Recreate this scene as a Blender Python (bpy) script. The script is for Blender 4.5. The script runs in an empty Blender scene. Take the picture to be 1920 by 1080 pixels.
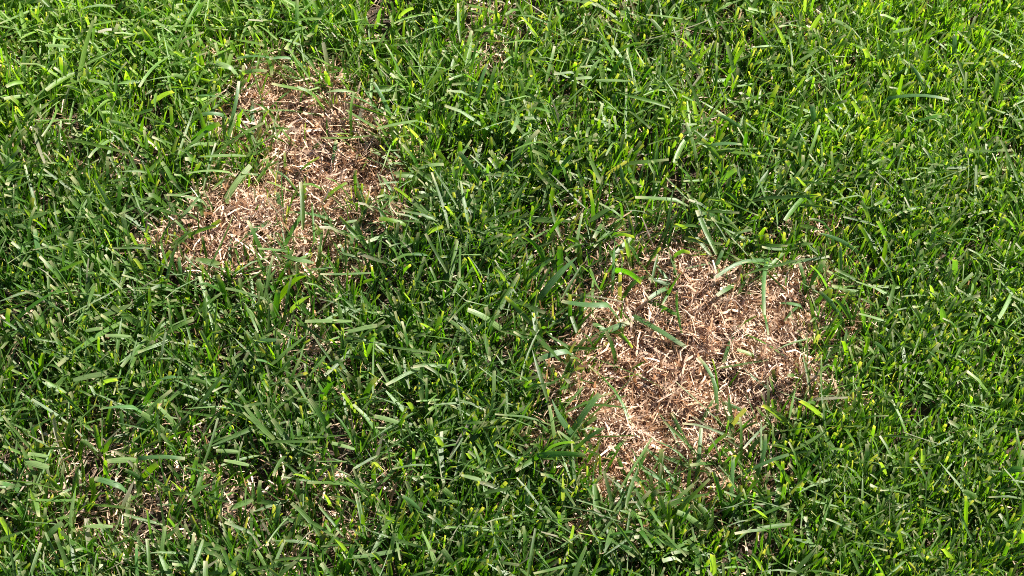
import bpy, math
import numpy as np

# ------------------------------------------------------------------ camera, sky, sun
sc = bpy.context.scene
rng = np.random.default_rng(11)
W_FRAME, DIST, PITCH = 0.80, 1.55, math.radians(58)      # metres across the picture at its centre
TARGET = np.array([0.0, 0.0, 0.015])
FWD = np.array([0.0, math.cos(PITCH), -math.sin(PITCH)])
RIGHT = np.array([1.0, 0.0, 0.0])
UP = np.cross(RIGHT, FWD)
CAM = TARGET - FWD * DIST

cam_d = bpy.data.cameras.new('camera')
cam = bpy.data.objects.new('camera', cam_d)
sc.collection.objects.link(cam)
cam.location = CAM
cam.rotation_euler = (math.pi / 2 - PITCH, 0, 0)
cam_d.sensor_width = 36
cam_d.lens = 36 * DIST / W_FRAME
cam_d.clip_start, cam_d.clip_end = 0.05, 500
sc.camera = cam

SUN_EL, SUN_AZ = math.radians(40), math.radians(60)      # azimuth measured from +Y (away from camera) towards +X
world = bpy.data.worlds.new('World')
sc.world = world
world.use_nodes = True
wn = world.node_tree
sky = wn.nodes.new('ShaderNodeTexSky')
sky.sky_type = 'NISHITA'
sky.sun_disc = False
sky.air_density, sky.dust_density, sky.altitude = .75, .3, 600
sky.sun_elevation = SUN_EL
sky.sun_rotation = SUN_AZ
wn.links.new(sky.outputs[0], wn.nodes['Background'].inputs[0])
wn.nodes['Background'].inputs[1].default_value = 0.05

sun_d = bpy.data.lights.new('sun', 'SUN')
sun_d.energy = 5.0
sun_d.angle = math.radians(0.53)
sun_d.color = (1.0, 0.94, 0.85)
sun = bpy.data.objects.new('sun', sun_d)
sc.collection.objects.link(sun)
sun.rotation_euler = (math.pi / 2 - SUN_EL, 0, math.pi - SUN_AZ)

sc.view_settings.view_transform = 'Standard'
sc.view_settings.look = 'None'
sc.view_settings.gamma = 1
sc.view_settings.use_curve_mapping = False
sc.view_settings.exposure = 1.98
sc.cycles.filter_width = 1.0
sc.cycles.use_denoising = False
sc.cycles.max_bounces = 5
sc.cycles.diffuse_bounces = 3
sc.cycles.transparent_max_bounces = 4


# ------------------------------------------------------------------ helpers
def px_to(u, v, z=0.0):
    """pixel of the 1920x1080 photograph -> point at height z above the soil"""
    u = np.asarray(u, float); v = np.asarray(v, float)
    k = W_FRAME / DIST / 1920
    d = FWD + ((u - 960) * k)[..., None] * RIGHT - ((v - 540) * k)[..., None] * UP
    t = (z - CAM[2]) / d[..., 2]
    return CAM + d * t[..., None]


def to_px(P):
    d = P - CAM
    w = d @ FWD
    k = W_FRAME / DIST / 1920
    return 960 + (d @ RIGHT) / w / k, 540 - (d @ UP) / w / k


_tab = np.random.default_rng(5).random((256, 256))


def vnoise(x, y, s, o=0):
    x = np.asarray(x) / s + 37.3 * o + 500; y = np.asarray(y) / s + 91.7 * o + 500
    xi = np.floor(x).astype(int); yi = np.floor(y).astype(int)
    fx = x - xi; fy = y - yi
    fx = fx * fx * (3 - 2 * fx); fy = fy * fy * (3 - 2 * fy)
    g = lambda a, b: _tab[a % 256, b % 256]
    return (g(xi, yi) * (1 - fx) + g(xi + 1, yi) * fx) * (1 - fy) + (g(xi, yi + 1) * (1 - fx) + g(xi + 1, yi + 1) * fx) * fy


def smooth(a, b, x):
    t = np.clip((x - a) / (b - a), 0, 1)
    return t * t * (3 - 2 * t)


def poly_sd(x, y, poly):
    """signed distance to a polygon, negative inside"""
    poly = np.asarray(poly, float)
    d = np.full(x.shape, 1e9); inside = np.zeros(x.shape, bool)
    for (x0, y0), (x1, y1) in zip(poly, np.roll(poly, -1, 0)):
        ex, ey = x1 - x0, y1 - y0
        t = np.clip(((x - x0) * ex + (y - y0) * ey) / (ex * ex + ey * ey), 0, 1)
        d = np.minimum(d, np.hypot(x - x0 - t * ex, y - y0 - t * ey))
        c = (y0 > y) != (y1 > y)
        inside ^= c & (x < (x1 - x0) * (y - y0) / (y1 - y0 + 1e-12) + x0)
    return np.where(inside, -d, d)


def ground_poly(pts):
    a = np.array(pts, float)
    return px_to(a[:, 0], a[:, 1])[:, :2]


LEFT_PATCH = ground_poly([(455, 150), (545, 145), (600, 210), (650, 215), (720, 270), (765, 310), (745, 380), (735, 440), (690, 475), (600, 500),
                          (520, 505), (440, 510), (385, 495), (365, 455), (385, 420), (425, 400), (460, 350), (455, 270), (435, 215)])
RIGHT_PATCH = ground_poly([(1190, 530), (1290, 515), (1400, 500), (1520, 505), (1550, 570), (1535, 660), (1510, 740), (1470, 800), (1400, 850), (1330, 900),
                           (1300, 965), (1200, 985), (1130, 960), (1090, 870), (1105, 780), (1075, 720), (1080, 660), (1135, 600)])
# thin places in the lawn: (pixel centre, pixel radii, how much grass is missing)
THIN = [(690, 235, 95, 75, .74), (620, 150, 130, 50, .68), (390, 330, 80, 70, .35), (330, 400, 60, 40, .6), (560, 575, 70, 30, .6), (90, 610, 65, 45, .72),
        (200, 890, 240, 80, .66), (240, 1035, 120, 60, .72), (70, 930, 90, 60, .55), (1350, 240, 90, 80, .62), (1190, 455, 75, 30, .55), (1130, 70, 220, 60, .5),
        (1490, 70, 60, 45, .6), (1070, 860, 80, 90, .5), (170, 355, 60, 25, .6), (710, 130, 120, 50, .35), (1050, 640, 70, 110, .62),
        (1390, 880, 130, 60, .5), (470, 610, 60, 30, .3), (640, 430, 160, 90, .3), (1180, 900, 120, 60, .35), (780, 60, 90, 50, .3)]
THIN = [(*px_to(u, v)[:2], rx * W_FRAME / 1920, ry * W_FRAME / 1920 / math.sin(PITCH), k) for u, v, rx, ry, k in THIN]


def deadness(x, y, spread=0.0):
    """0 = full lawn, 1 = bare dead straw"""
    wx = x + (vnoise(x, y, .035, 1) - .5) * .045 + (vnoise(x, y, .012, 2) - .5) * .012
    wy = y + (vnoise(x, y, .035, 3) - .5) * .045 + (vnoise(x, y, .012, 4) - .5) * .012
    a = 1 - smooth(-.030, .024, poly_sd(wx, wy, LEFT_PATCH) - spread)
    b = 1 - smooth(-.024, .024, poly_sd(wx, wy, RIGHT_PATCH) - spread)
    thin = .55 * smooth(.55, .95, vnoise(x, y, .07, 41)) * smooth(.30, .05, x)
    for cx, cy, rx, ry, k in THIN:
        thin = np.maximum(thin, k * np.exp(-(((wx - cx) / rx) ** 2 + ((wy - cy) / ry) ** 2)))
    return a, b, thin


def mat_height(x, y):
    return (vnoise(x, y, .032, 7) * .016 + vnoise(x, y, .011, 8) * .008)


def soil_height(x, y):
    return (vnoise(x, y, .06, 9) - .5) * .012 + (vnoise(x, y, .013, 10) - .5) * .005


# ------------------------------------------------------------------ materials
def new_mat(name):
    m = bpy.data.materials.new(name); m.use_nodes = True
    nt = m.node_tree; nt.nodes.clear()
    return m, nt, nt.nodes.new, nt.links.new


def leaf_material(name, trans, gloss, rough, tint):
    m, nt, N, L = new_mat(name)
    out = N('ShaderNodeOutputMaterial')
    at = N('ShaderNodeAttribute'); at.attribute_name = 'col'
    uv = N('ShaderNodeAttribute'); uv.attribute_name = 'leaf'           # x across 0..1, y along (metres), z random
    sep = N('ShaderNodeSeparateXYZ'); L(uv.outputs['Vector'], sep.inputs[0])
    comb = N('ShaderNodeCombineXYZ')
    mx = N('ShaderNodeMath'); mx.operation = 'MULTIPLY'; mx.inputs[1].default_value = 9; L(sep.outputs[0], mx.inputs[0])
    my = N('ShaderNodeMath'); my.operation = 'MULTIPLY'; my.inputs[1].default_value = 90; L(sep.outputs[1], my.inputs[0])
    mz = N('ShaderNodeMath'); mz.operation = 'MULTIPLY'; mz.inputs[1].default_value = 500; L(sep.outputs[2], mz.inputs[0])
    L(mx.outputs[0], comb.inputs[0]); L(my.outputs[0], comb.inputs[1]); L(mz.outputs[0], comb.inputs[2])
    nz = N('ShaderNodeTexNoise'); nz.inputs['Scale'].default_value = 1; nz.inputs['Detail'].default_value = 2; L(comb.outputs[0], nz.inputs['Vector'])
    mr = N('ShaderNodeMapRange'); mr.inputs[1].default_value = .3; mr.inputs[2].default_value = .7; mr.inputs[3].default_value = .72; mr.inputs[4].default_value = 1.28
    L(nz.outputs[0], mr.inputs[0])
    mul = N('ShaderNodeMix'); mul.data_type = 'RGBA'; mul.blend_type = 'MULTIPLY'; mul.inputs[0].default_value = 1
    L(at.outputs['Color'], mul.inputs[6]); L(mr.outputs[0], mul.inputs[7])
    bump = N('ShaderNodeBump'); bump.inputs['Strength'].default_value = .35; bump.inputs['Distance'].default_value = .0006; L(nz.outputs[0], bump.inputs['Height'])
    p = N('ShaderNodeBsdfPrincipled')
    L(mul.outputs[2], p.inputs['Base Color']); L(bump.outputs[0], p.inputs['Normal'])
    p.inputs['Roughness'].default_value = rough
    p.inputs['Specular IOR Level'].default_value = gloss
    t = N('ShaderNodeBsdfTranslucent')
    tm = N('ShaderNodeMix'); tm.data_type = 'RGBA'; tm.blend_type = 'MULTIPLY'; tm.inputs[0].default_value = 1
    L(mul.outputs[2], tm.inputs[6]); tm.inputs[7].default_value = (*tint, 1); L(tm.outputs[2], t.inputs[0])
    mix = N('ShaderNodeMixShader'); mix.inputs[0].default_value = trans
    L(p.outputs[0], mix.inputs[1]); L(t.outputs[0], mix.inputs[2]); L(mix.outputs[0], out.inputs[0])
    return m


GRASS = leaf_material('green_grass_blade', .50, .45, .42, (1.95, 2.1, .26))
STRAW = leaf_material('dead_straw', .25, .5, .42, (1.2, .92, .65))


def soil_material():
    m, nt, N, L = new_mat('soil')
    out = N('ShaderNodeOutputMaterial'); p = N('ShaderNodeBsdfPrincipled'); p.inputs['Roughness'].default_value = .95
    tc = N('ShaderNodeTexCoord')
    n1 = N('ShaderNodeTexNoise'); n1.inputs['Scale'].default_value = 180; n1.inputs['Detail'].default_value = 6; L(tc.outputs['Object'], n1.inputs['Vector'])
    cr = N('ShaderNodeValToRGB'); cr.color_ramp.elements[0].position = .3; cr.color_ramp.elements[1].position = .75
    cr.color_ramp.elements[0].color = (.014, .009, .006, 1); cr.color_ramp.elements[1].color = (.070, .042, .024, 1)
    L(n1.outputs[0], cr.inputs[0]); L(cr.outputs[0], p.inputs['Base Color'])
    b = N('ShaderNodeBump'); b.inputs['Strength'].default_value = .8; b.inputs['Distance'].default_value = .003; L(n1.outputs[0], b.inputs['Height']); L(b.outputs[0], p.inputs['Normal'])
    L(p.outputs[0], out.inputs[0])
    return m


def far_lawn_material():
    m, nt, N, L = new_mat('far_lawn')
    out = N('ShaderNodeOutputMaterial'); p = N('ShaderNodeBsdfPrincipled'); p.inputs['Roughness'].default_value = .9
    tc = N('ShaderNodeTexCoord')
    n1 = N('ShaderNodeTexNoise'); n1.inputs['Scale'].default_value = 60; n1.inputs['Detail'].default_value = 6; L(tc.outputs['Object'], n1.inputs['Vector'])
    cr = N('ShaderNodeValToRGB'); cr.color_ramp.elements[0].position = .3; cr.color_ramp.elements[1].position = .75
    cr.color_ramp.elements[0].color = (.015, .040, .008, 1); cr.color_ramp.elements[1].color = (.07, .13, .03, 1)
    L(n1.outputs[0], cr.inputs[0]); L(cr.outputs[0], p.inputs['Base Color']); L(p.outputs[0], out.inputs[0])
    return m


# ------------------------------------------------------------------ mesh making
def link(o, parent=None, **props):
    sc.collection.objects.link(o)
    if parent is not None:
        o.parent = parent
    for k, v in props.items():
        o[k] = v
    return o


def ribbon_mesh(name, P, side, nrm, width, fold, col, rnd, mat, across=3):
    """P, side, nrm (N,S,3); width, fold (N,S); col (N,S,3). One ribbon of S cross-sections for each of the N blades."""
    Nn, S, _ = P.shape
    if across == 3:
        offs = np.array([-.5, 0, .5]); drop = np.array([1.0, 0.0, 1.0])
    else:
        offs = np.array([-.5, .5]); drop = np.array([0.0, 0.0])
    A = len(offs)
    V = P[:, :, None, :] + side[:, :, None, :] * (offs[None, None, :, None] * width[:, :, None, None]) \
        + nrm[:, :, None, :] * (drop[None, None, :, None] * (fold * width)[:, :, None, None])
    idx = np.arange(Nn * S * A).reshape(Nn, S, A)
    F = np.stack([idx[:, :-1, :-1], idx[:, :-1, 1:], idx[:, 1:, 1:], idx[:, 1:, :-1]], -1).reshape(-1, 4)
    me = bpy.data.meshes.new(name)
    nv, nf = V.size // 3, len(F)
    me.vertices.add(nv); me.vertices.foreach_set('co', V.astype(np.float32).ravel())
    me.loops.add(nf * 4); me.loops.foreach_set('vertex_index', F.astype(np.int32).ravel())
    me.polygons.add(nf)
    me.polygons.foreach_set('loop_start', np.arange(0, nf * 4, 4, dtype=np.int32))
    me.polygons.foreach_set('use_smooth', np.ones(nf, bool))
    me.update(calc_edges=True)
    c = np.ones((Nn, S, A, 4), np.float32); c[..., :3] = col[:, :, None, :]
    a = me.attributes.new('col', 'FLOAT_COLOR', 'POINT'); a.data.foreach_set('color', c.ravel())
    seg = np.linalg.norm(np.diff(P, axis=1), axis=-1)
    along = np.concatenate([np.zeros((Nn, 1)), np.cumsum(seg, 1)], 1)
    lv = np.zeros((Nn, S, A, 3), np.float32)
    lv[..., 0] = offs + .5; lv[..., 1] = along[:, :, None]; lv[..., 2] = rnd[:, None, None]
    b = me.attributes.new('leaf', 'FLOAT_VECTOR', 'POINT'); b.data.foreach_set('vector', lv.ravel())
    me.materials.append(mat)
    return me


def unit(v):
    return v / np.maximum(np.linalg.norm(v, axis=-1, keepdims=True), 1e-9)


def frame_along(P, twist):
    """side and normal vectors along centre lines P, turned by twist (N,S) about the tangent"""
    T = np.empty_like(P); T[:, 1:-1] = P[:, 2:] - P[:, :-2]; T[:, 0] = P[:, 1] - P[:, 0]; T[:, -1] = P[:, -1] - P[:, -2]
    T = unit(T)
    h = P[:, -1] - P[:, 0]; h = h.copy(); h[:, 2] = 0
    s0 = unit(np.stack([-h[:, 1], h[:, 0], np.zeros(len(h))], -1))[:, None, :]
    s0 = unit(s0 - T * (s0 * T).sum(-1, keepdims=True))
    n0 = np.cross(T, s0)
    c, s = np.cos(twist)[..., None], np.sin(twist)[..., None]
    return s0 * c + n0 * s, n0 * c - s0 * s


# real leaf reflectances
C_GREEN = np.array([.033, .112, .004]); C_BLUE = np.array([.046, .126, .022]); C_YEL = np.array([.112, .184, .008]); C_PALE = np.array([.150, .226, .064])
C_SHEATH = np.array([.17, .20, .06]); C_CUT = np.array([.36, .33, .19]); C_DRY = np.array([.25, .225, .165])


def leaf_colours(n, S, backlight, r, blunt, lying, ailing):
    """lively 0..1: brighter and more yellow-green, backlight painted into the colour"""
    w = r.dirichlet([5.5, 3.2, 2.6, 1.2], n)
    w[:, 2] *= .25 + 2.6 * backlight; w[:, 3] *= .6 + 1.5 * backlight; w[:, 1] *= 1.5 - 1.0 * backlight
    w[:, 3] += .45 * lying; w[:, 1] += .25 * lying
    w /= w.sum(1, keepdims=True)
    c = w @ np.stack([C_GREEN, C_BLUE, C_YEL, C_PALE])
    c *= (np.exp(r.normal(0, .16, n)) * (.78 + .50 * backlight))[:, None]  # overall tone also raised where backlight is painted in
    t = np.linspace(0, 1, S)[None, :, None]
    base = 1 - smooth(0, .28, t)
    out = c[:, None, :] * (1 - .6 * base) + C_SHEATH * (.6 * base)
    out = out * (1 + .5 * (r.random((n, S, 1)) - .5) * np.array([.7, .6, .6]))
    tip = smooth(.93, 1.0, t) * (blunt * r.uniform(.2, 1.0, n))[:, None, None]
    out = out * (1 - tip) + C_CUT * tip
    dry = (r.random(n) < .008 + .14 * ailing)[:, None, None] * smooth(-.2, .9, t + r.uniform(-.5, .4, n)[:, None, None]) * .85
    return out * (1 - dry) + C_DRY * dry


def grow(n_shoots, box, r, field=True):
    """root points and postures of the blades of a lawn, three or four blades to a shoot"""
    x = r.uniform(box[0], box[1], n_shoots); y = r.uniform(box[2], box[3], n_shoots)
    if field:
        a, b, thin = deadness(x, y)
        live = (1 - np.maximum(a * .955, b * .98)) * (1 - thin)
        live *= (.45 + .5 * vnoise(x, y, .05, 20)) * (.35 + 1.1 * vnoise(x, y, .020, 42)) * (.78 + .45 * smooth(.18, .30, x))
        keep = r.random(n_shoots) < live
        x, y = x[keep], y[keep]
    k = r.choice([2, 3, 4], len(x), p=[.35, .45, .2])
    i = np.repeat(np.arange(len(x)), k)
    j = np.concatenate([np.arange(q) for q in k])
    az = r.uniform(0, 2 * np.pi, len(x))[i] + j * np.pi + r.normal(0, .5, len(i))
    return x[i] + r.normal(0, .0012, len(i)), y[i] + r.normal(0, .0012, len(i)), az, j, i


def lawn_mesh(name, n_shoots, box, r, field=True, S=6):
    x, y, az, j, i = grow(n_shoots, box, r, field)
    n = len(x)
    u, v = to_px(np.stack([x, y, np.zeros(n)], -1))
    fine = smooth(1380, 1640, u + 90 * (vnoise(x, y, .1, 31) - .5)) if field else np.full(n, .6)   # the lawn towards +x is finer, shorter and denser
    backlit = np.clip(smooth(520, 60, v) * (.65 + .35 * smooth(900, 100, u)) + fine * .35 + .5 * (vnoise(x, y, .09, 32) - .5), 0, 1) if field else np.full(n, .4)  # backlight painted in: upper lawn brighter and yellower, plus turf and drift variation
    L = r.gamma(10, .0030, n) * (1 - .12 * fine)
    L = np.clip(L, .014, .07)
    wd = np.clip(r.gamma(8, .00027, n), .0010, .0040) * (1 - .14 * fine)
    slim = r.random(n) < .28
    wd = np.where(slim, wd * .5, wd * 1.08); L = np.where(slim, L * 1.12, L)
    tilt = np.abs(r.normal(.20, .26, n)) + .06
    lying = r.random(n) < (.19 - .09 * fine)
    tilt = np.where(lying, r.uniform(.95, 1.5, n), tilt)
    bend = np.where(lying, r.uniform(-.15, .2, n), np.where(r.random(n) < .8, r.gamma(1.5, .10, n), r.gamma(2, .28, n)))
    # the whole sward leans a little, in drifts
    la = math.pi / 2 - np.clip(x / .4, -1.3, 1.3) * .75 + (vnoise(x, y, .13, 33) - .5) * 2.2
    s = np.linspace(0, 1, S)[None, :]
    th = tilt[:, None] + bend[:, None] * s ** 1.4
    az2 = az[:, None] + r.normal(0, .15, n)[:, None] * s
    step = L[:, None] / (S - 1)
    dx = np.sin(th) * np.cos(az2) + .30 * np.cos(la)[:, None]
    dy = np.sin(th) * np.sin(az2) + .30 * np.sin(la)[:, None]
    dz = np.cos(th)
    D = unit(np.stack([dx, dy, dz], -1)) * step[..., None]
    z0 = (soil_height(x, y) if field else np.zeros(n)) + np.where(lying, r.uniform(.005, .027, n) * (1 - .3 * fine), -.001)
    P = np.cumsum(D, 1) - D[:, :1]
    P += np.stack([x, y, z0], -1)[:, None, :]
    P[..., 2] = np.maximum(P[..., 2], .001 - .006)
    cap = r.uniform(.026, .038, n)[:, None] * (1 - .2 * fine)[:, None]     # mowing height
    over = np.maximum(P[..., 2] - cap, 0); P[..., 2] -= over * .75
    tw = r.normal(0, .45, n)[:, None] * s + r.normal(0, .35, n)[:, None]
    side, nrm = frame_along(P, tw)
    blunt = (r.random(n) < np.where(slim, .2, .68)).astype(float)
    prof = np.minimum(1, .55 + 1.9 * s) * np.where(blunt[:, None] > 0, 1 - .22 * s ** 3, np.clip((1.03 - s) * 2.2, .02, 1) ** .8)
    wid = wd[:, None] * prof
    fold = (r.uniform(.02, .34, n)[:, None]) * (1 - .45 * s)
    col = leaf_colours(n, S, backlit, r, blunt, lying, np.maximum.reduce(deadness(x, y, .010)) if field else 0)
    return ribbon_mesh(name, P, side, nrm, wid, fold, col, r.random(n), GRASS), n


def straw_geometry(x, y, z, r, S=5, lmin=.006, lmax=.044, wmul=1.0, up=.35):
    n = len(x)
    L = np.clip(r.gamma(4, .0046, n) * np.where(r.random(n) < .22, 1.7, 1), lmin, lmax)
    az = r.uniform(0, 2 * np.pi, n)
    curl = r.normal(0, 1.0, n)
    el = np.where(r.random(n) < .22, r.uniform(.3, 1.1, n), r.normal(.05, up, n))
    s = np.linspace(0, 1, S)[None, :]
    a2 = az[:, None] + curl[:, None] * s * 2.1 + r.normal(0, .22, (n, S))
    e2 = el[:, None] + r.normal(0, .9, n)[:, None] * (s - .4) + r.normal(0, .18, (n, S))
    D = np.stack([np.cos(e2) * np.cos(a2), np.cos(e2) * np.sin(a2), np.sin(e2)], -1) * (L[:, None] / (S - 1))[..., None]
    P = np.cumsum(D, 1); P -= P.mean(1, keepdims=True)
    P += np.stack([x, y, z], -1)[:, None, :]
    tw = r.normal(0, .7, n)[:, None] + r.normal(0, 1.0, n)[:, None] * s
    side, nrm = frame_along(P, tw)
    wd = np.clip(r.gamma(2.4, .00038, n), .00035, .0028) * wmul
    wid = wd[:, None] * (1 - .35 * np.abs(2 * s - 1) ** 2) * (1 + r.normal(0, .10, (n, S)))
    return P, side, nrm, wid


S_TAN = np.array([.46, .300, .185]); S_PALE = np.array([.72, .57, .44]); S_BROWN = np.array([.20, .105, .048]); S_GREY = np.array([.38, .31, .255])


def straw_colours(n, S, r, brown=0.0):
    w = r.dirichlet([1.2, .8, .7, .4], n)
    w[:, 2] *= .8 + 1.5 * brown; w[:, 1] *= np.maximum(1.25 - .8 * brown, 0); w /= w.sum(1, keepdims=True)
    c = w @ np.stack([S_TAN, S_PALE, S_BROWN, S_GREY])
    c *= np.exp(r.normal(0, .22, n))[:, None]
    return np.repeat(c[:, None, :], S, 1) * (1 + .5 * (r.random((n, S, 1)) - .5))


def straw_mesh(name, x, y, z, r, brown=0.0, **kw):
    P, side, nrm, wid = straw_geometry(x, y, z, r, **kw)
    n, S = wid.shape
    return ribbon_mesh(name, P, side, nrm, wid, np.zeros((n, S)), straw_colours(n, S, r, brown), r.random(n), STRAW, across=2)


# ------------------------------------------------------------------ the setting
def ground():
    n = 260
    g = np.linspace(-1.3, 1.3, n)
    X, Y = np.meshgrid(g, g)
    a, b, _ = deadness(X.ravel(), Y.ravel())
    Z = soil_height(X.ravel(), Y.ravel()) * smooth(1.28, 1.0, np.maximum(np.abs(X), np.abs(Y)).ravel())
    V = np.stack([X.ravel(), Y.ravel(), Z], -1)
    idx = np.arange(n * n).reshape(n, n)
    F = np.stack([idx[:-1, :-1], idx[:-1, 1:], idx[1:, 1:], idx[1:, :-1]], -1).reshape(-1, 4).tolist()
    V = V.tolist(); ring = [(-1.3, -1.3, 0), (1.3, -1.3, 0), (1.3, 1.3, 0), (-1.3, 1.3, 0)]; c = [idx[0, 0], idx[0, -1], idx[-1, -1], idx[-1, 0]]
    for k in range(4):                                  # the sheet goes on to the horizon
        p = (np.array(ring[k]) * 200).tolist(); V.append(p)
    b0 = n * n
    far = [[b0 + k, b0 + (k + 1) % 4, int(c[(k + 1) % 4]), int(c[k])] for k in range(4)]
    me = bpy.data.meshes.new('ground'); me.from_pydata(V, [], F + far); me.update()
    me.materials.append(soil_material()); me.materials.append(far_lawn_material())
    me.polygons.foreach_set('material_index', [0] * len(F) + [1] * 4)
    me.polygons.foreach_set('use_smooth', [True] * len(F) + [False] * 4)
    link(bpy.data.objects.new('ground', me), kind='structure', label='dark brown soil under the lawn grass', category='ground')


ground()
BOX = (-.66, .66, -.52, .62)
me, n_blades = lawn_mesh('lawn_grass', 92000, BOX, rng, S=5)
link(bpy.data.objects.new('lawn_grass', me), kind='stuff', label='dense green mown lawn grass growing around the dead patches', category='grass')


def outer_lawn():
    """the same lawn beyond the part in view, a half-metre square laid again and again"""
    t, _ = lawn_mesh('outer_lawn_grass', 9000, (-.26, .26, -.26, .26), np.random.default_rng(3), field=False, S=4)
    o = bpy.data.objects.new('outer_lawn_grass', t)
    link(o, kind='stuff', label='green lawn grass stretching away beyond the dead patches', category='grass')
    ng = bpy.data.node_groups.new('lay_lawn', 'GeometryNodeTree')
    ng.interface.new_socket('Geometry', in_out='INPUT', socket_type='NodeSocketGeometry')
    ng.interface.new_socket('Geometry', in_out='OUTPUT', socket_type='NodeSocketGeometry')
    gi = ng.nodes.new('NodeGroupInput'); go = ng.nodes.new('NodeGroupOutput'); jn = ng.nodes.new('GeometryNodeJoinGeometry')
    # rows and columns of tiles that leave out the part already grown (frames of a grid)
    def block(x0, x1, y0, y1):
        nx, ny = round((x1 - x0) * 2), round((y1 - y0) * 2)
        gr = ng.nodes.new('GeometryNodeMeshGrid')
        gr.inputs['Size X'].default_value = (nx - 1) / 2; gr.inputs['Size Y'].default_value = (ny - 1) / 2
        gr.inputs['Vertices X'].default_value = nx; gr.inputs['Vertices Y'].default_value = ny
        tr = ng.nodes.new('GeometryNodeTransform'); tr.inputs['Translation'].default_value = ((x0 + x1) / 2, (y0 + y1) / 2, 0)
        ip = ng.nodes.new('GeometryNodeInstanceOnPoints')
        rv = ng.nodes.new('FunctionNodeRandomValue'); rv.data_type = 'INT'; rv.inputs[4].default_value = 0; rv.inputs[5].default_value = 3
        mm = ng.nodes.new('ShaderNodeMath'); mm.operation = 'MULTIPLY'; mm.inputs[1].default_value = math.pi / 2
        cx = ng.nodes.new('ShaderNodeCombineXYZ')
        ng.links.new(rv.outputs[2], mm.inputs[0]); ng.links.new(mm.outputs[0], cx.inputs[2]); ng.links.new(cx.outputs[0], ip.inputs['Rotation'])
        ng.links.new(gr.outputs[0], tr.inputs[0]); ng.links.new(tr.outputs[0], ip.inputs['Points']); ng.links.new(gi.outputs[0], ip.inputs['Instance'])
        ng.links.new(ip.outputs[0], jn.inputs[0])
    x0, x1, y0, y1 = BOX
    block(x1, x1 + 5, y0 - 2, y0 + 6); block(x0 - 5, x0, y0 - 2, y0 + 6)
    block(-.75, .75, y1, y1 + 4); block(-.75, .75, y0 - 2, y0)
    ng.links.new(jn.outputs[0], go.inputs[0])
    md = o.modifiers.new('lay_lawn', 'NODES'); md.node_group = ng


outer_lawn()


# ------------------------------------------------------------------ thatch and dead patches
def scatter(n, box, r):
    return r.uniform(box[0], box[1], n), r.uniform(box[2], box[3], n)


r2 = np.random.default_rng(21)
x, y = scatter(75000, BOX, r2)
a, b, thin = deadness(x, y)
k = r2.random(len(x)) < (.30 + 1.6 * thin) * (1 - np.maximum(a, b))
x, y = x[k], y[k]
z = soil_height(x, y) + r2.uniform(.0, 1, len(x)) * (.009 + .014 * thin[k])
link(bpy.data.objects.new('thatch', straw_mesh('thatch', x, y, z, r2, brown=.25, S=4)), kind='stuff',
     label='dry brown thatch lying between the roots of the green grass', category='thatch')


def dead_patch(which, label, poly, n, n_big, seed):
    r = np.random.default_rng(seed)
    c = poly.mean(0)
    lo, hi = poly.min(0) - .05, poly.max(0) + .05
    def pts(m, p=1.0):
        x, y = scatter(m, (lo[0], hi[0], lo[1], hi[1]), r)
        f = deadness(x, y, .012)[which]
        q = r.random(m) < f ** p * (.35 + .9 * smooth(.25, .6, vnoise(x, y, .022, 52)))
        return x[q], y[q]
    root = bpy.data.objects.new('dead_grass_patch', None)
    root.empty_display_size = .05; root.location = (c[0], c[1], 0)
    link(root, label=label, category='dead grass', group='dead patches in the lawn')
    x, y = pts(n, .8)
    h = mat_height(x, y)
    z = soil_height(x, y) + h * r.uniform(0, 1, len(x)) ** .7 + .001
    o = link(bpy.data.objects.new('straw_mat', straw_mesh('straw_mat', x - c[0], y - c[1], z, r, brown=smooth(.35, .8, vnoise(x, y, .028, 51)))), root, kind='stuff')
    # the larger pieces on top of the mat, each its own
    x, y = pts(n_big * 6, 1.6)
    x, y = x[:n_big], y[:n_big]
    protos = []
    for q in range(24):
        P, side, nrm, wid = straw_geometry(np.zeros(1), np.zeros(1), np.zeros(1), r, S=6, lmin=.020, lmax=.036, wmul=1.2, up=.15)
        protos.append(ribbon_mesh('straw', P, side, nrm, np.maximum(wid, .0011), np.full((1, 6), .15), straw_colours(1, 6, r) * 1.05, r.random(1), STRAW))
    for q in range(len(x)):
        s = bpy.data.objects.new('straw', protos[q % 24])
        s.location = (x[q] - c[0], y[q] - c[1], float(soil_height(x[q], y[q]) + mat_height(x[q], y[q]) + .003))
        s.rotation_euler = (r.normal(0, .25), r.normal(0, .25), r.uniform(0, 6.28)); s.scale = [r.uniform(.75, 1.2)] * 3
        link(s, root)
    return root


dead_patch(0, 'smaller narrow patch of tan dead straw with many green blades growing through it', LEFT_PATCH, 42000, 110, 31)
dead_patch(1, 'larger rounder patch of bare tan dead straw with a few green blades across it', RIGHT_PATCH, 52000, 170, 32)


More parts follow.
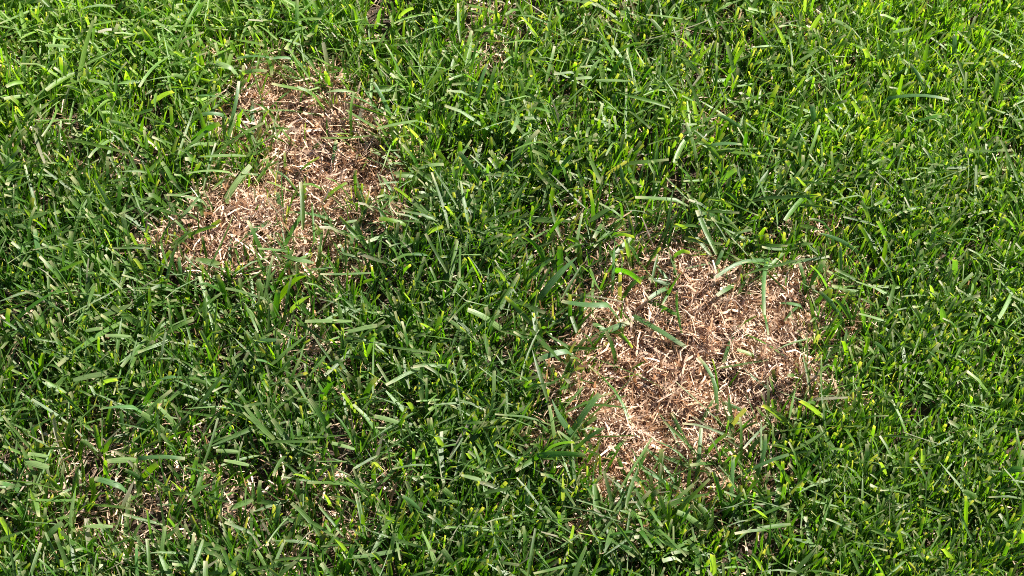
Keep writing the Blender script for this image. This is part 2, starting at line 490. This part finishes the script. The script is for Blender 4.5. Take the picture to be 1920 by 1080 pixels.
# ------------------------------------------------------------------ single blades that the photograph lets one pick out
# tip u v, root end u v (pixels), colour (y yellow-green, g green, b blue-green, p pale, w palest, a sun glint painted as colour; capital = broad, second t = thin), sideways bow in pixels
BLADES = '''
448 152 425 260 b 6;474 177 475 273 b;433 217 608 217 pt;508 112 450 148 p -6;529 123 558 142 p;650 175 729 217 B;700 154 733 217 b;575 162 565 217 gt -6
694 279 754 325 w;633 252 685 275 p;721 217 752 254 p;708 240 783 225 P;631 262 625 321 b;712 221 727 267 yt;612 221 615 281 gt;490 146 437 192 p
602 267 581 290 b;504 296 473 321 P;612 173 662 171 p;546 169 500 212 gt;400 119 435 127 b;444 108 512 108 b;500 133 456 137 p;470 310 407 407 P
405 424 335 455 b;507 415 442 455 B;572 395 527 475 g;585 380 591 467 gt;500 340 557 367 yt;517 320 560 367 gt 5;571 337 571 375 y;650 342 600 380 y
535 397 632 415 b;520 360 527 400 b;312 365 380 377 p;717 330 752 392 g;735 422 677 435 p;740 425 725 455 b;665 417 657 470 b;475 432 477 470 b
435 445 430 510 b;336 482 341 535 b;546 490 522 530 g;575 517 527 555 Y -5;485 525 490 565 P;602 445 600 492 y;710 410 760 420 y;637 457 650 482 b;350 325 430 322 p
1153 453 1150 527 b;1173 449 1180 491 p;1064 447 1087 490 Y 12;980 444 1022 493 g 6;1082 482 1009 562 B;1031 487 991 524 b;1053 564 1140 571 B -9;1180 604 1100 644 B
1216 518 1171 553 g -6;1276 596 1216 567 g;1287 651 1187 591 B 5;1111 604 1151 636 G;1187 651 1153 622 b;1300 600 1233 607 bt;1216 522 1260 538 b;1216 560 1260 538 b
1229 495 1260 538 b;1264 495 1268 535 g;1296 489 1275 532 g;1242 571 1260 540 gt;1278 624 1270 540 gt 6;1238 460 1216 495 g;1202 529 1158 507 G;1009 675 1064 658 B;1124 573 1082 618 g
1358 464 1330 535 b;1433 590 1440 482 b 6;1441 628 1427 570 gt;1342 520 1438 488 b 6;1555 480 1442 494 b 9;1418 593 1378 620 bt;1356 680 1376 624 b;1487 680 1376 618 gt
1382 655 1435 680 p;1458 568 1502 573 b;1469 602 1495 573 b;1515 551 1531 633 y;1500 493 1512 550 g;1547 489 1515 540 g;1519 498 1547 533 b;1535 547 1575 591 b;1562 560 1589 589 b
1391 540 1327 551 bt;1575 462 1575 520 b;1508 660 1522 656 y;1567 617 1540 615 p;1124 738 1074 808 B;1105 686 1191 830 g 14;1174 822 1122 880 g;1213 844 1180 919 g
1227 826 1299 877 b 5;1211 838 1274 913 b;1158 858 1177 913 g;1147 894 1186 955 B;1258 774 1286 838 b;1236 774 1280 844 bt;1030 760 1041 827 p;1133 802 1072 849 b
1077 830 1010 855 b -5;1097 855 1008 855 G;1174 741 1122 766 bt;1055 888 1055 944 w;992 897 987 960 b;1241 891 1241 927 wt;1035 749 1083 824 B -8;1202 877 1274 916 b -5
1310 669 1343 781 b 12;1338 750 1313 802 b;1315 802 1306 906 b;1429 761 1485 805 P;1355 755 1405 781 b;1355 790 1405 799 p;1500 752 1550 793 P;1435 814 1417 897 b 5
1375 855 1371 935 b;1449 835 1488 850 p;1479 852 1378 897 b;1452 864 1479 906 b;1467 864 1466 906 y;1337 885 1356 953 g;1392 924 1361 965 g;1491 701 1512 731 p;1500 761 1498 787 y
1378 844 1337 861 b -4;1450 749 1452 772 B;1424 820 1399 858 b
85 84 130 88 p;160 32 172 60 p;212 178 155 207 B;325 172 285 195 P;60 25 85 55 p;250 57 265 82 y;370 90 355 145 g;420 12 400 55 y;235 132 247 162 y;192 108 250 140 b -6;125 162 172 187 p
207 227 275 257 p;107 227 70 232 y;392 116 435 127 P;322 141 350 150 p;357 181 415 181 b;375 215 417 215 b;167 150 205 157 p;250 80 280 105 y;172 237 155 260 p;30 202 47 227 p;267 35 295 92 y
412 232 360 267 G;10 80 14 115 y;122 117 122 165 y;80 127 95 147 y;327 97 355 120 p
612 12 580 67 g;622 65 587 110 b;557 0 557 82 p;655 8 670 57 y 5;885 57 867 135 y;830 132 800 175 P;770 125 800 172 p;897 155 857 142 b;914 120 890 195 b;707 107 735 142 y;715 82 760 110 y
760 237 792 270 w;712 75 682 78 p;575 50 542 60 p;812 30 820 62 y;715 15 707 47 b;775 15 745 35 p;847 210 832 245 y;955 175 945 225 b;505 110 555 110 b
1212 27 1280 35 P;1220 35 1260 92 p;1147 37 1192 70 p;1177 35 1165 77 Y;1110 35 1115 75 p;1120 0 1080 25 w;1175 102 1135 160 g;1085 127 1075 175 y;1225 125 1200 162 g;1242 97 1245 127 p
1222 157 1255 172 p;1205 175 1180 217 y;1192 152 1117 150 p;1317 12 1300 77 g;1277 72 1307 107 p;1157 20 1162 50 y;1250 120 1237 160 p;1285 87 1270 130 b;1397 85 1370 130 y;1080 147 1110 145 p
1300 190 1307 235 p;1280 207 1297 260 p;1067 45 1052 72 p;1125 225 1116 260 y;977 32 1015 82 p;977 150 982 192 p;1345 215 1395 247 b
1621 92 1630 122 P;1707 120 1735 175 b;1692 140 1680 197 y;1450 42 1477 100 p;1710 52 1675 60 p;1790 67 1789 107 B;1597 190 1622 235 p;1625 177 1645 225 p;1560 37 1602 62 p;1765 217 1717 227 G
1837 220 1812 252 b;1522 195 1527 235 B;1572 52 1572 75 wt;1487 12 1500 60 y;1510 0 1505 35 p;1527 230 1565 250 b;1542 25 1520 57 p;1645 17 1650 52 p;1740 82 1730 125 y;1779 186 1665 184 b
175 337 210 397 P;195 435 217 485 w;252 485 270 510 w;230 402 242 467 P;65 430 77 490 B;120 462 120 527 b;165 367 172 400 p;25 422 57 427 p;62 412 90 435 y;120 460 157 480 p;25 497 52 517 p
272 437 287 470 P;245 437 265 482 p;155 490 87 532 b;227 342 222 400 g;102 282 140 317 wt;145 330 105 337 y;320 470 300 510 y;45 390 62 412 p;0 285 45 327 p
835 387 857 420 P;887 327 915 375 y;860 285 890 332 B;1002 305 1027 340 p;1077 287 1035 337 g;877 482 905 537 y;930 500 952 537 p;832 307 782 315 P;742 330 780 332 p;740 352 785 392 p
1057 410 1022 452 g;1032 487 992 522 b;865 477 902 477 p;767 477 800 477 b;915 307 912 342 B;887 370 862 417 g;829 425 785 450 p;984 490 984 520 y;1050 462 1050 507 G;822 432 817 510 yt
1162 307 1170 357 b;795 272 817 315 y;815 282 835 302 y;1037 352 1032 390 y
1390 269 1332 271 B;1380 317 1345 350 B;1475 302 1492 332 B;1492 332 1517 365 p;1517 410 1565 467 gt 16;1610 420 1642 485 y;1350 402 1385 437 p;1645 415 1662 452 b;1265 420 1292 435 P;1410 430 1370 442 p
1535 437 1607 472 b;1437 427 1430 460 y -6;1477 242 1480 262 w;1475 272 1492 292 p;1317 400 1345 412 b;1330 372 1372 390 p;1400 247 1395 287 g;1287 230 1305 290 p;1412 290 1417 317 p
1540 267 1542 305 p;1357 360 1385 380 b;1615 377 1630 415 p
200 700 137 712 P;115 540 0 630 g;95 570 50 635 g;265 775 297 800 P;375 620 397 667 p;311 622 300 697 wt;297 762 325 792 p;430 772 472 792 p;197 629 245 630 p;220 712 180 727 p;185 632 186 670 y
82 662 77 695 y;227 770 232 810 b;190 765 252 762 B;25 687 0 720 y;162 592 155 610 p;192 615 160 620 p;385 555 385 600 p;362 712 397 727 p;220 555 227 590 p;267 577 267 627 p;281 540 281 595 y
462 577 477 600 P;400 682 405 715 b;340 707 300 710 b;125 632 155 652 b;297 720 270 760 g
572 601 660 601 P;634 565 642 612 p;707 610 652 622 p;642 615 641 665 p;787 607 815 625 P;877 580 937 615 P;907 695 880 727 B;837 597 877 630 p;557 750 592 762 P;627 715 602 750 G;705 625 690 662 b
642 737 662 767 p;500 645 515 675 Y;530 639 480 641 b;850 700 860 752 y;765 755 780 777 P;807 580 825 597 p;702 780 747 792 p;927 695 925 770 p;557 785 580 805 p;605 680 627 702 p
815 655 832 685 p;480 676 512 687 b;537 720 562 747 p;680 640 685 670 y;757 550 772 572 p;522 545 517 580 G;582 555 547 580 p
200 864 255 862 P;197 862 197 895 Y;47 865 92 877 P;177 897 227 912 B;52 850 92 855 p;142 915 132 1010 p;57 917 72 972 P;155 987 212 987 p;310 987 302 1055 p;265 980 247 1020 p;182 1007 160 1045 G
117 980 77 1022 P;0 970 20 1010 P;227 1040 202 1072 g;347 860 260 860 b;370 857 360 905 b;295 870 267 900 Y;420 862 467 872 p;405 845 447 847 p;172 895 177 922 y;152 825 175 842 p;275 957 287 1025 b
315 972 335 1000 b;0 905 45 925 b;235 882 270 905 b;320 902 342 925 p;115 1050 120 1080 p;257 1020 258 1080 b
550 890 580 902 P;755 930 790 960 b;832 917 850 940 P;792 995 817 1055 P;700 1037 717 1057 p;865 890 902 900 p;817 820 830 842 P;750 860 755 885 y;707 962 747 985 p;610 980 625 1007 p
482 1032 505 1075 p;622 830 665 842 p;740 1000 730 1055 p;627 1010 650 1035 p;830 1030 855 1072 P;525 947 515 990 b;680 965 682 1007 y;792 910 791 950 y;650 895 697 935 p;607 927 620 950 p
700 867 712 880 w;875 850 890 875 p;775 842 776 877 b;662 1022 652 1072 g;820 910 797 920 p
1085 1000 1152 1022 P;1270 960 1317 990 P;1310 947 1330 980 p;1020 950 1050 985 p;1410 955 1435 972 P;1242 1052 1267 1045 w;1335 1040 1337 1075 P;1382 987 1367 1017 Y;1075 985 1067 1030 p
1160 1020 1195 1045 b;1230 1007 1210 1032 g;1410 1040 1427 1067 p;1330 897 1252 985 y;1237 930 1252 985 y;1255 940 1252 985 y;1215 922 1230 952 p;1047 960 1050 1000 b;1220 967 1167 975 g;1197 995 1145 1002 g
1640 642 1667 670 b;1765 575 1769 612 B;1790 487 1790 515 B;1615 577 1620 610 b;1662 452 1655 492 y;1745 535 1747 560 p;1700 627 1712 632 p;1582 545 1602 562 p;1880 407 1902 430 b;1630 632 1622 662 y
1580 640 1587 667 y;1610 587 1657 600 p;1807 922 1835 942 P;1810 930 1809 995 y;1730 842 1730 877 p;1745 880 1735 917 p;1765 1030 1785 1055 P;1862 835 1855 857 p;1650 867 1660 892 p;1920 880 1895 880 G
1685 997 1692 1035 y;1697 1052 1707 1075 y
'''
CODE = {'y': (.098, .185, .010), 'g': (.044, .125, .011), 'b': (.068, .145, .046), 'p': (.150, .230, .078), 'w': (.240, .290, .175)}  # the w tone puts a specular glint into the blade colour


def read_blades():
    out = []
    for item in BLADES.replace('\n', ';').split(';'):
        f = item.split()
        if f:
            out.append((*map(float, f[:4]), f[4], float(f[5]) if len(f) > 5 else 0.0))
    return out


def blade_line(tu, tv, bu, bv, bow, z_tip, z_base, rooted, r):
    tip, base = px_to(tu, tv, z_tip), px_to(bu, bv, z_base)
    d = tip - base
    s = np.linspace(0, 1, 6)[:, None]
    lat = unit(np.cross(d, [0, 0, 1.0]))
    P = base + d * s + lat * np.sin(np.pi * s) * bow * W_FRAME / 1920 + np.array([0, 0, 1]) * np.sin(np.pi * s) * (.10 if rooted else .03) * np.linalg.norm(d)
    if rooted:
        h = d.copy(); h[2] = 0
        root = base - unit(h) * .4 * z_base; root[2] = -.004
        mid = (root + base) / 2 - unit(h) * .08 * z_base
        P = np.concatenate([[root, mid], P])
    return P


def blade_object(name, P, code, r, origin, parent=None, mul=1.0):
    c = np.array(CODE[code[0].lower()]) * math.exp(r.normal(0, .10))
    w = (11.0 if code[0].isupper() else 4.6 if code.endswith('t') else 7.8) * W_FRAME / 1920 * r.uniform(.92, 1.1) * mul
    S = len(P); s = np.linspace(0, 1, S)
    P = P[None] - origin
    T = unit(np.gradient(P[0], axis=0))
    face = unit(np.array([r.normal(.1, .3), r.normal(.1, .3), 1.0]))          # the broad side lies towards the sky
    if abs(T[:, 2].mean()) > .6:
        face = unit(np.array([r.normal(0, .5), -1.0, .4]))
    side = unit(np.cross(T, face)); nrm = np.cross(side, T)
    tw = r.normal(0, .35) * s
    side, nrm = side * np.cos(tw)[:, None] + nrm * np.sin(tw)[:, None], nrm * np.cos(tw)[:, None] - side * np.sin(tw)[:, None]
    blunt = r.random() < .85
    prof = np.minimum(1, .6 + 1.6 * s) * (1 - .2 * s ** 3 if blunt else np.clip((1.03 - s) * 2.6, .04, 1) ** .8)
    col = np.repeat(c[None, None], S, 1)
    if blunt:
        k = smooth(.93, 1, s)[None, :, None] * r.uniform(.2, .9); col = col * (1 - k) + C_CUT * k
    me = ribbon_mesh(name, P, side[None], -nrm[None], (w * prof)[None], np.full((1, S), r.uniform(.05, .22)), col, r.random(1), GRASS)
    o = bpy.data.objects.new(name, me)
    return link(o, parent)


def picked_blades():
    r = np.random.default_rng(77)
    rows = read_blades()
    hue = {'y': 'yellow-green', 'g': 'deep green', 'b': 'blue-green', 'p': 'pale green', 'w': 'glint-whitened'}
    where = {'small': 'inside the smaller dead patch', 'large': 'inside the larger dead patch', 'smallrim': 'edging the smaller dead patch',
             'largerim': 'edging the larger dead patch', 'fine': 'in the short fine turf', 'thin': 'in thin brownish lawn', 'between': 'between the two dead patches',
             'nearsmall': 'near the smaller dead patch', 'nearlarge': 'near the larger dead patch', 'bright': 'in bright yellow-green lawn', 'lawn': 'in darker green lawn'}
    tufts = []
    for row in rows:
        tu, tv, bu, bv, code, bow = row
        g = px_to(bu, bv)
        da, db, th = deadness(np.array([g[0]]), np.array([g[1]]))
        sa, sb = poly_sd(g[:1], g[1:2], LEFT_PATCH)[0], poly_sd(g[:1], g[1:2], RIGHT_PATCH)[0]
        place = 'small' if sa < .004 else 'large' if sb < .004 else 'smallrim' if sa < .035 else 'largerim' if sb < .035 else 'fine' if bu > 1560 else 'thin' if th[0] > .3 else 'between' if sa < .17 and sb < .17 \
            else 'nearsmall' if sa < .09 else 'nearlarge' if sb < .09 else 'bright' if bv < 400 else 'lawn'
        flat = abs(tv - bv) < .32 * abs(tu - bu)
        if flat and code[0].lower() in 'pw' and place in where and place not in ('small', 'large', 'smallrim', 'largerim'):
            z = r.uniform(.029, .035)
            P = blade_line(tu, tv, bu, bv, bow, z + .002, z, False, r)
            o = P[0] * [1, 1, 0]
            ob = blade_object('grass_clipping', P, code, r, o)
            ob.location = o
            size = 'broad' if code[0].isupper() else 'narrow'
            length = 'long' if abs(tu - bu) > 60 else 'short' if abs(tu - bu) < 38 else 'medium'
            ob['label'] = f'{length} {size} {hue[code[0].lower()]} cut blade lying on ' + 'grass ' + where[place]
            ob['category'] = 'grass clipping'; ob['group'] = 'pale clippings lying on the lawn'
            continue
        for t in tufts:
            if t['place'] == place and math.hypot(t['u'] - bu, t['v'] - bv) < (30 if place in ('lawn', 'fine', 'thin', 'bright', 'between', 'nearsmall', 'nearlarge') else 22):
                t['rows'].append((row, flat)); break
        else:
            tufts.append(dict(place=place, u=bu, v=bv, rows=[(row, flat)]))
    for t in tufts:
        o = px_to(t['u'], t['v']); o[2] = 0
        e = bpy.data.objects.new('grass_tuft', None); e.empty_display_size = .01; e.location = o
        code = max((x[0][4] for x in t['rows']), key=lambda q: q[0].isupper())
        n = len(t['rows'])
        size = 'broad' if code[0].isupper() else 'thread-thin' if code.endswith('t') else 'narrow'
        bend = any(abs(x[0][5]) > 4 for x in t['rows'])
        post = 'arching' if bend else 'flat-lying' if t['rows'][0][1] else 'leaning' if abs(t['rows'][0][0][0] - t['rows'][0][0][2]) > .5 * abs(t['rows'][0][0][1] - t['rows'][0][0][3]) else 'upright'
        many = 'one' if n == 1 else 'two' if n == 2 else 'several'
        ln = max(math.hypot(x[0][0] - x[0][2], x[0][1] - x[0][3]) for x in t['rows'])
        length = 'long' if ln > 75 else 'short' if ln < 42 else 'medium'
        label = f"tuft with {many} {length} {post} {size} {hue[code[0].lower()]} blade{'s' if n > 1 else ''} {where[t['place']]}"
        link(e, label=label, category='grass tuft', group='grass tufts ' + where[t['place']])
        bare = t['place'] in ('small', 'large')
        for (tu, tv, bu, bv, code, bow), flat in t['rows']:
            if bare:
                zb, zt = r.uniform(.008, .012), (r.uniform(.011, .016) if flat else r.uniform(.015, .026))
            else:
                zb, zt = (r.uniform(.026, .031), r.uniform(.030, .035)) if flat else (r.uniform(.013, .020), r.uniform(.034, .042))
            P = blade_line(tu, tv, bu, bv, bow, zt, zb, True, r)
            blade_object('blade', P, code, r, o, e)
    return len(tufts)


picked_blades()
